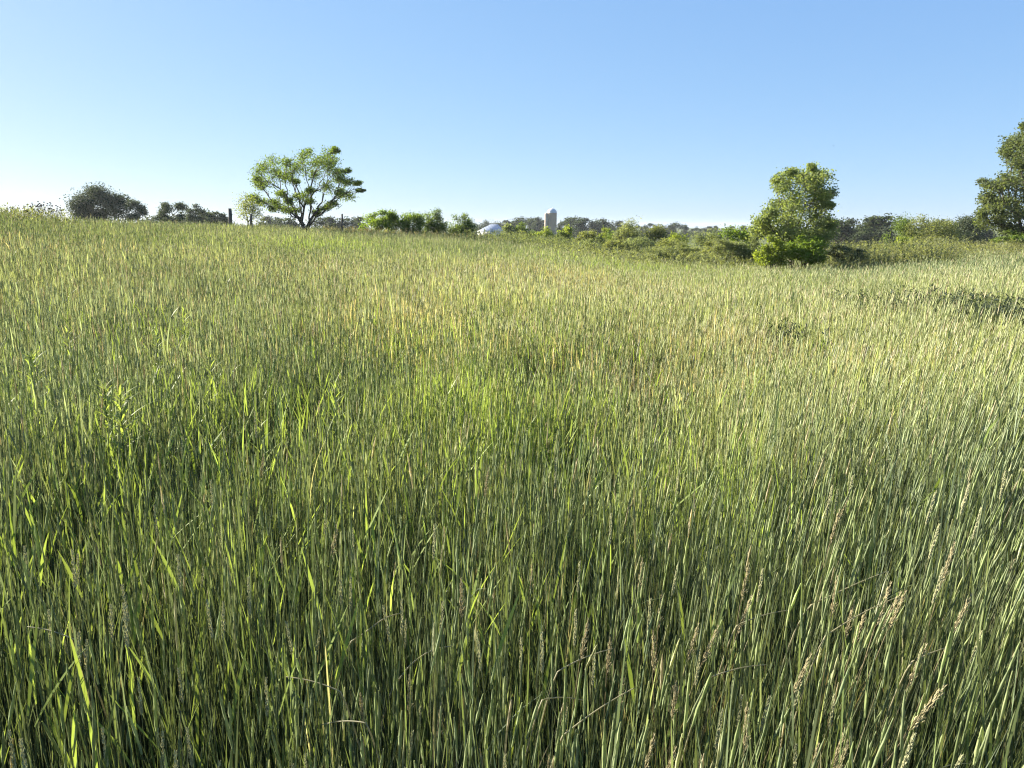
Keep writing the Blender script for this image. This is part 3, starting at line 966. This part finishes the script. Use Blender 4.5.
def build_weeds():
    acc = Acc()
    zones = [  # px0, px1, D0, D1, n, height, colour
        (465, 640, 42, 54, 2200, (.9, 1.4), (0.13, 0.155, 0.085)),
        (560, 770, 32, 42, 2600, (.7, 1.25), (0.165, 0.185, 0.10)),
        (822, 935, 32, 43, 2600, (.8, 1.7), (0.18, 0.195, 0.105)),
        (880, 1040, 37, 50, 1800, (.7, 1.3), (0.19, 0.20, 0.105)),
        (905, 935, 34, 38, 160, (.5, .8), (0.06, 0.08, 0.045)),
        (-20, 70, 28, 33, 700, (.8, 1.25), (0.12, 0.135, 0.07)),
        (180, 260, 44, 48, 260, (.5, .9), (0.10, 0.15, 0.04)),
        (340, 470, 50, 54, 500, (.8, 1.1), (0.17, 0.14, 0.09)),
    ]
    for (a, b, d0, d1, n, hh, c) in zones:
        D = rng.uniform(d0, d1, n)
        px = rng.uniform(a, b, n) + rng.normal(0, 14, n)
        D = D + rng.normal(0, .8, n)
        x = (px - 512) / F * D * 1.021
        base = np.stack([x, D, ground_z(x, D)], 1)
        forb(acc, base, rng.uniform(*hh, n), 12, .11, np.array(c) * rng.lognormal(0, .22, (n, 1)), stemw=.014)
    # dark broad-leaved patches in the hollows on the right
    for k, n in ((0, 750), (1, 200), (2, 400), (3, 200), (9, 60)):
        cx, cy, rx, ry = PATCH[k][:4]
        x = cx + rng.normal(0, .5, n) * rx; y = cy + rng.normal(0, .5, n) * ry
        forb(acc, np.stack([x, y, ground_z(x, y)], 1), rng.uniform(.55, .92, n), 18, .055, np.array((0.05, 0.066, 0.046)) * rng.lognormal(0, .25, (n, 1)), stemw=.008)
    o = acc.build('weeds', M_LEAF)
    tag(o, 'pale leafy weeds growing thickly along the far edge of the grass', 'weeds', kind='stuff')


build_weeds()


def hill_weeds():
    """tall dead umbels standing against the sky on the left rise"""
    spots = [(28, 205), (32, 203.5), (35, 205.5), (38, 202), (41, 205), (44, 202.5), (47.5, 204), (50, 203), (52, 206), (36, 207), (24, 206.5), (56, 206), (10, 208), (60, 208)]
    for i, (px, py) in enumerate(spots):
        D = 30 + random.uniform(-1.2, 1.2)
        p = at(px, py, D)
        x0 = p.x + random.uniform(-.15, .15)
        zb = gz(x0, D)
        w = empty('umbel_weed', (x0, D, zb))
        tag(w, 'thin tall weed with small dark flower heads against the pale sky', 'weed', 'tall weeds on the left hilltop')
        h = p.z - zb
        dx = p.x - x0
        st, hd = Acc(), Acc()
        top = np.array([dx, 0, h * .8])
        tube(st, [(0, 0, 0), (dx * .3, 0, h * .4), top], [.008, .007, .005], 4, (0.09, 0.095, 0.06))
        for k in range(random.randint(4, 7)):
            e = top + np.array([random.gauss(0, .09), random.gauss(0, .09), h * random.uniform(.02, .2)])
            if k == 0:
                e = np.array([dx, 0, h])
            b0 = top * random.uniform(.72, 1.0)
            tube(st, [b0, (b0 + e) / 2 + np.array([0, 0, -.02]), e], [.005, .004, .003], 4, (0.09, 0.095, 0.06))
            lathe_pts = [(0.004, -.01), (.030, .008), (.036, .02), (.02, .03), (.002, .032)]
            t = Acc()
            lathe(t, lathe_pts, 7, (0.07, 0.055, 0.045))
            v = np.concatenate(t.v) + e
            hd = Acc(); hd.add(v, t.p, (0.07, 0.055, 0.045)); hd.build('flower_head', M_HEAD, w)
        n = 9
        base = np.stack([np.full(n, 0.0), np.zeros(n), rng.uniform(.2, .65, n) * h], 1)
        blades(st, base, rng.uniform(.08, .16, n), rng.uniform(0, 6.28, n), rng.uniform(.5, 1.1, n), rng.uniform(0, .3, n), np.full(n, .022), 3,
               np.tile([[.10, .12, .06]], (n, 1)), lambda t: np.clip(.3 + 2 * t, 0, 1) * (1 - t) ** .6)
        st.build('stem', M_LEAF, w)


hill_weeds()


def arching_weed(px, py, D, s, label, n=30, group=None):
    p = at(px, py, D)
    zb = gz(p.x, D)
    w = empty('leafy_weed', (p.x, D, zb))
    tag(w, label, 'weed', group)
    h = p.z - zb
    st, lf = Acc(), Acc()
    pts = np.array([(0, 0, 0), (.01, .01, h * .35), (.0, .02, h * .7), (.02, .0, h * .93)])
    tube(st, pts, [.004, .0036, .003, .0018], 6, (0.12, 0.16, 0.05))
    f = np.linspace(.76, 1.0, n)
    base = np.stack([np.interp(f, [0, .35, .7, 1], pts[:, 0]), np.interp(f, [0, .35, .7, 1], pts[:, 1]), f * h * .93], 1)
    blades(lf, base, s * rng.uniform(.75, 1.15, n) * np.interp(f, [.7, .9, 1], [.8, 1, .6]), np.arange(n) * 2.4, np.interp(f, [.7, 1], [.95, .5]), rng.uniform(.35, .6, n), np.full(n, s * .075), 6,
           np.array([.23, .29, .10]) * rng.lognormal(0, .15, (n, 1)), lambda t: np.clip(.4 + 2.5 * t, 0, 1) * np.clip((1 - t) * 1.8, 0, 1), twist=np.zeros(n))
    st.build('stem', M_LEAF, w)
    lf.build('leaves', M_LEAF, w)


arching_weed(112, 372, 2.7, .115, 'fresh green weed with narrow arching leaves, the taller right one of a pair', 34)
arching_weed(97, 369, 2.8, .105, 'fresh green weed with narrow arching leaves, the left one of a close pair', 30)
arching_weed(24, 341, 3.4, .12, 'lone weed with arching leaf whorl near the left picture edge', 30)
for (px, py, D) in [(62, 318, 4.2), (152, 322, 4.4), (205, 342, 3.6), (30, 398, 2.7), (330, 372, 3.2), (180, 300, 5.4)]:
    arching_weed(px, py, D, .085, 'small weed with narrow arching leaves just topping the grass on the left half', 24, 'small arching weeds in the left grass')
arching_weed(253, 402, 2.5, .07, 'small weed with drooping leaf tip between grass stems left of centre', 18)

# ------------------------------------------------------------------ individual seed-head stalks in the foreground
def stalk_proto(kind):
    root = empty(kind + '_stalk', (0, 0, 0))
    st, hd = Acc(), Acc()
    c_st = (0.16, 0.18, 0.07) if kind == 'spike' else (0.24, 0.20, 0.11)
    tube(st, [(0, 0, 0), (.004, 0, .3), (.006, .003, .6), (.004, .004, .80)], [.0021, .0019, .0016, .0012], 6, c_st)
    n = 3
    blades(st, np.array([[.003, 0, .22], [.005, 0, .4], [.006, .003, .55]]), np.array([.25, .24, .18]), np.array([.4, 2.7, 4.6]), np.array([.2, .25, .22]), np.array([.12, .3, .1]),
           np.array([.006, .006, .005]), 6, np.tile([c_st], (n, 1)), lambda t: np.clip(.55 + 1.6 * t, 0, 1) * np.clip((1 - t) * 2.2, 0, 1) ** .8)
    if kind == 'spike':
        m = 170
        t = rng.uniform(0, 1, m)
        a = rng.uniform(0, 6.28, m)
        rr = .0026 * np.sin(np.pi * (.08 + .88 * t)) ** .5
        base = np.stack([.004 + rr * np.cos(a), .004 + rr * np.sin(a), .79 + .105 * t], 1)
        d = np.stack([np.cos(a) * .55, np.sin(a) * .55, np.full(m, 1.)], 1)
        base[:, 2] = .80 + (base[:, 2] - .79) * .72
        spindles(hd, base, d, rng.uniform(.005, .008, m), rng.uniform(.0009, .0014, m), 3, 4, np.array([.50, .50, .30]) * rng.lognormal(0, .18, (m, 1)))
    else:
        # loose panicle: short ascending side branches carrying spikelets
        tube(hd, [(.004, .004, .79), (.004, .006, .84), (.009, .006, .88)], [.0011, .0008, .0005], 5, c_st)
        for k in range(13):
            f = k / 12
            b0 = np.array([.004 + .006 * f, .005, .80 + .075 * f])
            a = k * 2.4
            ln = .030 * (1 - .6 * f)
            e = b0 + np.array([math.cos(a) * .25 + .15, math.sin(a) * .25, .95]) * ln
            tube(hd, [b0, (b0 + e) / 2, e], [.0006, .0005, .0004], 4, c_st)
            m = 7
            q = rng.uniform(.25, 1.05, (m, 1))
            pb = b0 + (e - b0) * q + rng.normal(0, .0022, (m, 3))
            dd = (e - b0)[None, :] / ln + rng.normal(0, .25, (m, 3))
            spindles(hd, pb, dd, rng.uniform(.006, .009, m), rng.uniform(.0008, .0013, m), 3, 4, np.array([.47, .42, .25]) * rng.lognormal(0, .2, (m, 1)))
    st.build('stem', M_GRASS, root)
    hd.build('seed_head', M_HEAD, root)
    return root


P_SPIKE, P_PAN = stalk_proto('spike'), stalk_proto('panicle')
STALK_CH = {P_SPIKE: children_of(P_SPIKE), P_PAN: children_of(P_PAN)}
stalk_used = set()


def place_stalk(proto, px, py, D, lean, yaw, label, group, top_h=.9, sc=1.0):
    """tip of the seed head at pixel px,py and depth D"""
    if proto in stalk_used:
        o = proto.copy(); COL.objects.link(o)
        for h in STALK_CH[proto]:
            c = h.copy(); COL.objects.link(c); c.parent = o
    else:
        stalk_used.add(proto); o = proto
    p = at(px, py, D)
    x0 = p.x - math.sin(lean) * top_h
    zb = gz(x0, D)
    s = max(.5, (p.z - zb) / (top_h * math.cos(lean)))
    o.location = (x0, D, zb)
    o.rotation_euler = (0, lean, 0)
    o.rotation_mode = 'XYZ'
    o.scale = (s * sc * .56, s * sc * .56, s)
    o['label'] = label; o['category'] = 'grass stalk'; o['group'] = group
    return o


def tip_depth(px, py, h):
    return ground_hit(px, py, h + .09).y


SPIKE_L = ('pale cream cylindrical seed spike on a green stem in the foreground grass', 'cream seed spikes in the foreground grass')
PAN_L = ('tan feathery seed head on a dry stem in the lower foreground grass', 'tan seed heads in the foreground grass')
for (px, py, h, ln) in [(476, 622, .84, -.1), (541, 622, .86, -.02), (520, 628, .82, 0), (285, 612, .84, -.12), (264, 668, .80, .03), (75, 622, .84, .1), (84, 630, .82, .12), (136, 668, .78, .02),
                        (152, 703, .74, 0), (183, 718, .76, -.03), (220, 592, .85, .08), (99, 718, .76, 0), (205, 590, .86, -.05), (575, 600, .84, .02), (594, 640, .8, .02), (120, 575, .86, -.05),
                        (45, 600, .84, .05), (5, 720, .78, 0), (253, 404, .98, 0), (68, 540, .9, .03), (175, 545, .9, 0), (400, 590, .84, .02), (650, 590, .82, .03), (505, 745, .74, .02),
                        (290, 755, .72, .0), (700, 640, .8, .04), (725, 700, .78, .1), (795, 735, .74, -.02), (338, 560, .86, 0), (555, 450, .95, .0), (610, 505, .9, .02), (762, 560, .85, .08)]:
    place_stalk(P_SPIKE, px, py, tip_depth(px, py, h), ln, 0, *SPIKE_L)
for (px, py, h, ln) in [(584, 615, .84, .12), (651, 628, .82, -.06), (622, 670, .78, .06), (674, 678, .78, .02), (406, 672, .78, 0), (885, 588, .84, .35), (852, 597, .82, .1), (862, 607, .82, .2),
                        (566, 700, .74, .05), (545, 752, .72, -.02), (700, 752, .74, .02), (822, 740, .74, .12), (848, 725, .76, .18), (744, 592, .84, .25), (697, 620, .8, .2), (714, 622, .8, .3),
                        (660, 588, .82, .03), (745, 560, .86, .1), (440, 700, .74, .05), (355, 690, .74, -.05), (640, 555, .84, .04), (806, 650, .8, .3), (920, 640, .82, .25), (960, 590, .84, .3)]:
    place_stalk(P_PAN, px, py, tip_depth(px, py, h), ln, 0, *PAN_L)
place_stalk(P_PAN, 906, 680, tip_depth(906, 680, .82), .5, 0, 'leaning orange-tan feathery seed head, brightest one low on the right', 'tan seed heads in the foreground grass', sc=1.1)
for i in range(70):
    px = random.uniform(10, 1014); py = random.uniform(430, 760)
    tan_ = random.random() < (0.12 + .15 * (px > 450))
    place_stalk(P_PAN if tan_ else P_SPIKE, px, py, tip_depth(px, py, random.uniform(.8, .92) if py < 600 else random.uniform(.72, .84)), random.gauss(.04 + .12 * (px > 650), .08), 0, *(PAN_L if tan_ else SPIKE_L))


def dry_arc(pxs, D, label, r=.0022, group=None):
    a = Acc()
    pts = [np.array(at(px, py, D + k * .01)) for k, (px, py) in enumerate(pxs)]
    sg = 1.0 if pts[-1][0] > pts[0][0] else -1.0
    base = np.array([pts[0][0] - .10 * sg, D, gz(pts[0][0], D)])
    allp = [base, base * .45 + pts[0] * .55 + np.array([-.02 * sg, 0, .05])] + pts
    for _ in range(2):
        cut = [allp[0]]
        for u_, v_ in zip(allp[:-1], allp[1:]):
            cut += [u_ * .75 + v_ * .25, u_ * .25 + v_ * .75]
        allp = cut + [allp[-1]]
    n = len(allp)
    tube(a, np.array(allp) - base, np.linspace(r, r * .45, n), 6, (0.32, 0.30, 0.19))
    o = a.build('dry_stem', M_GRASS, None, True)
    o.location = base
    tag(o, label, 'dry stem', group)


dry_arc([(345, 645), (362, 635), (372, 627), (383, 619), (393, 615), (402, 613)], 1.45, 'pale dry stem arching to the right, upper one of two low left of centre')
dry_arc([(388, 695), (400, 678), (410, 665), (424, 654), (438, 648), (452, 646)], 1.36, 'pale dry stem arching over the grass, lower one of two left of centre')
dry_arc([(800, 610), (830, 596), (860, 582), (888, 571)], 1.62, 'long thin pale stem slanting up to the right in the right foreground')
dry_arc([(905, 665), (925, 655), (945, 648)], 1.4, 'short pale stem slanting above the leaning tan seed head')

for i in range(9):
    x0, y0_ = random.choice([(random.uniform(690, 1000), random.uniform(590, 760)), (random.uniform(300, 700), random.uniform(620, 760)), (random.uniform(20, 300), random.uniform(600, 750))])
    ln = random.uniform(35, 80); sl = random.uniform(-.9, -.25)
    sg = 1 if x0 > 500 or random.random() < .6 else -1
    pts_ = [(x0 + sg * ln * t, y0_ + sl * ln * t + 14 * t * t) for t in (0, .25, .5, .75, 1)]
    dry_arc(pts_, ground_hit(x0, y0_, .86).y, 'thin bent straw-coloured stem lying across the foreground grass', .0017, 'bent straw stems in the foreground')


# ------------------------------------------------------------------ birds
def bird(px, py, D, s, label, wings):
    p = at(px, py, D)
    b = empty('bird', p, R(40))
    tag(b, label, 'bird')
    a = Acc()
    spindles(a, np.array([[-s * .5, 0, 0]]), np.array([[1., 0, .12]]), np.array([s]), np.array([s * .17]), 9, 9, np.array([[1., 1, 1]]))
    spindles(a, np.array([[s * .30, 0, s * .07]]), np.array([[1., 0, .05]]), np.array([s * .30]), np.array([s * .11]), 7, 8, np.array([[1., 1, 1]]))
    V = [(-s * .42, -.05 * s, 0), (-s * .42, .05 * s, 0), (-s * .85, .1 * s, -.02 * s), (-s * .85, -.1 * s, -.02 * s), (-s * .42, -.05 * s, .03 * s), (-s * .42, .05 * s, .03 * s), (-s * .85, .1 * s, 0), (-s * .85, -.1 * s, 0)]
    a.add(V, [np.array([[0, 3, 2, 1], [4, 5, 6, 7], [0, 4, 7, 3], [1, 2, 6, 5], [2, 3, 7, 6]])], (1, 1, 1))
    for sg in (-1, 1):
        V = []
        for (t, up) in ((0, .05), (.55, .05 + wings * .25), (1.0, .05 + wings * .18)):
            ch = .3 * (1 - .75 * t)
            for q in (ch * .5, -ch * .5):
                for th in (.015, -.015):
                    V.append((s * (q + .03 - .12 * t), sg * s * (.1 + t * .85), s * (up + th)))
        f = []
        for k in range(2):
            o = k * 4
            f += [[o, o + 2, o + 6, o + 4], [o + 1, o + 5, o + 7, o + 3], [o, o + 4, o + 5, o + 1], [o + 2, o + 3, o + 7, o + 6]]
        f += [[8, 10, 11, 9]]
        a.add(V, [np.array(f)], (1, 1, 1))
    a.build('body', M_BIRD, b, True)


bird(362, 261, 17.5, .085, 'small dark bird skimming low over the pale grass', 1.0)
bird(833.5, 146, 90, .17, 'tiny bird flying high in the blue sky', 1.0)

# ------------------------------------------------------------------ summer haze
def build_haze():
    a = Acc()
    box(a, -2600, 2600, -2600, 2600, -9.5, 11)
    m, nt, out = new_mat('thin_haze')
    v = nt.nodes.new('ShaderNodeVolumePrincipled')
    v.inputs['Color'].default_value = (0.86, 0.93, 1.0, 1)
    v.inputs['Density'].default_value = 0.00013
    v.inputs['Anisotropy'].default_value = 0.2
    nt.links.new(v.outputs[0], out.inputs['Volume'])
    o = a.build('haze', m)
    o['kind'] = 'stuff'
    o['label'] = 'thin pale haze over the field and the far trees'
    o['category'] = 'haze'


build_haze()

# ------------------------------------------------------------------ sky and sun
SUN_AZ = R(-60)      # left of the view direction
SUN_EL = R(23)
w = bpy.data.worlds.new('World')
SC.world = w
w.use_nodes = True
nt = w.node_tree
nt.nodes.clear()
out = nt.nodes.new('ShaderNodeOutputWorld')
bg = nt.nodes.new('ShaderNodeBackground')
sky = nt.nodes.new('ShaderNodeTexSky')
sky.sky_type = 'NISHITA'
sky.sun_disc = False
sky.sun_elevation = SUN_EL
sky.sun_rotation = SUN_AZ
sky.air_density = 0.6
sky.dust_density = 0.3
sky.ozone_density = 4.0
sky.altitude = 200
bg.inputs['Strength'].default_value = 0.105
sep = nt.nodes.new('ShaderNodeSeparateColor'); com = nt.nodes.new('ShaderNodeCombineColor')
nt.links.new(sky.outputs[0], sep.inputs[0])
for ch, (g_, k_) in enumerate(((0.56, 0.675), (0.43, 0.91), (0.22, 1.52))):     # hazy summer air: a softer, paler sky
    a_ = nt.nodes.new('ShaderNodeMath'); a_.operation = 'POWER'; a_.inputs[1].default_value = g_
    b_ = nt.nodes.new('ShaderNodeMath'); b_.operation = 'MULTIPLY'; b_.inputs[1].default_value = k_
    nt.links.new(sep.outputs[ch], a_.inputs[0]); nt.links.new(a_.outputs[0], b_.inputs[0]); nt.links.new(b_.outputs[0], com.inputs[ch])
nt.links.new(com.outputs[0], bg.inputs['Color'])
nt.links.new(bg.outputs[0], out.inputs['Surface'])

sd = bpy.data.lights.new('sun', 'SUN')
sd.energy = 5.0
sd.angle = R(0.53)
sd.color = (1.0, 0.92, 0.78)
so = bpy.data.objects.new('sun', sd)
COL.objects.link(so)
sv = Vector((math.sin(SUN_AZ) * math.cos(SUN_EL), math.cos(SUN_AZ) * math.cos(SUN_EL), math.sin(SUN_EL)))
so.rotation_euler = (-sv).to_track_quat('-Z', 'Y').to_euler()
so.location = sv * 60

# ------------------------------------------------------------------ render settings
SC.view_settings.view_transform = 'Standard'
SC.view_settings.look = 'None'
SC.view_settings.exposure = 2.12
SC.view_settings.gamma = 1.0
SC.render.engine = 'CYCLES'
cy = SC.cycles
cy.max_bounces = 7
cy.diffuse_bounces = 2
cy.glossy_bounces = 2
cy.transmission_bounces = 4
cy.transparent_max_bounces = 4
cy.use_denoising = True
cy.pixel_filter_type = 'BLACKMAN_HARRIS'
cy.filter_width = 1.2
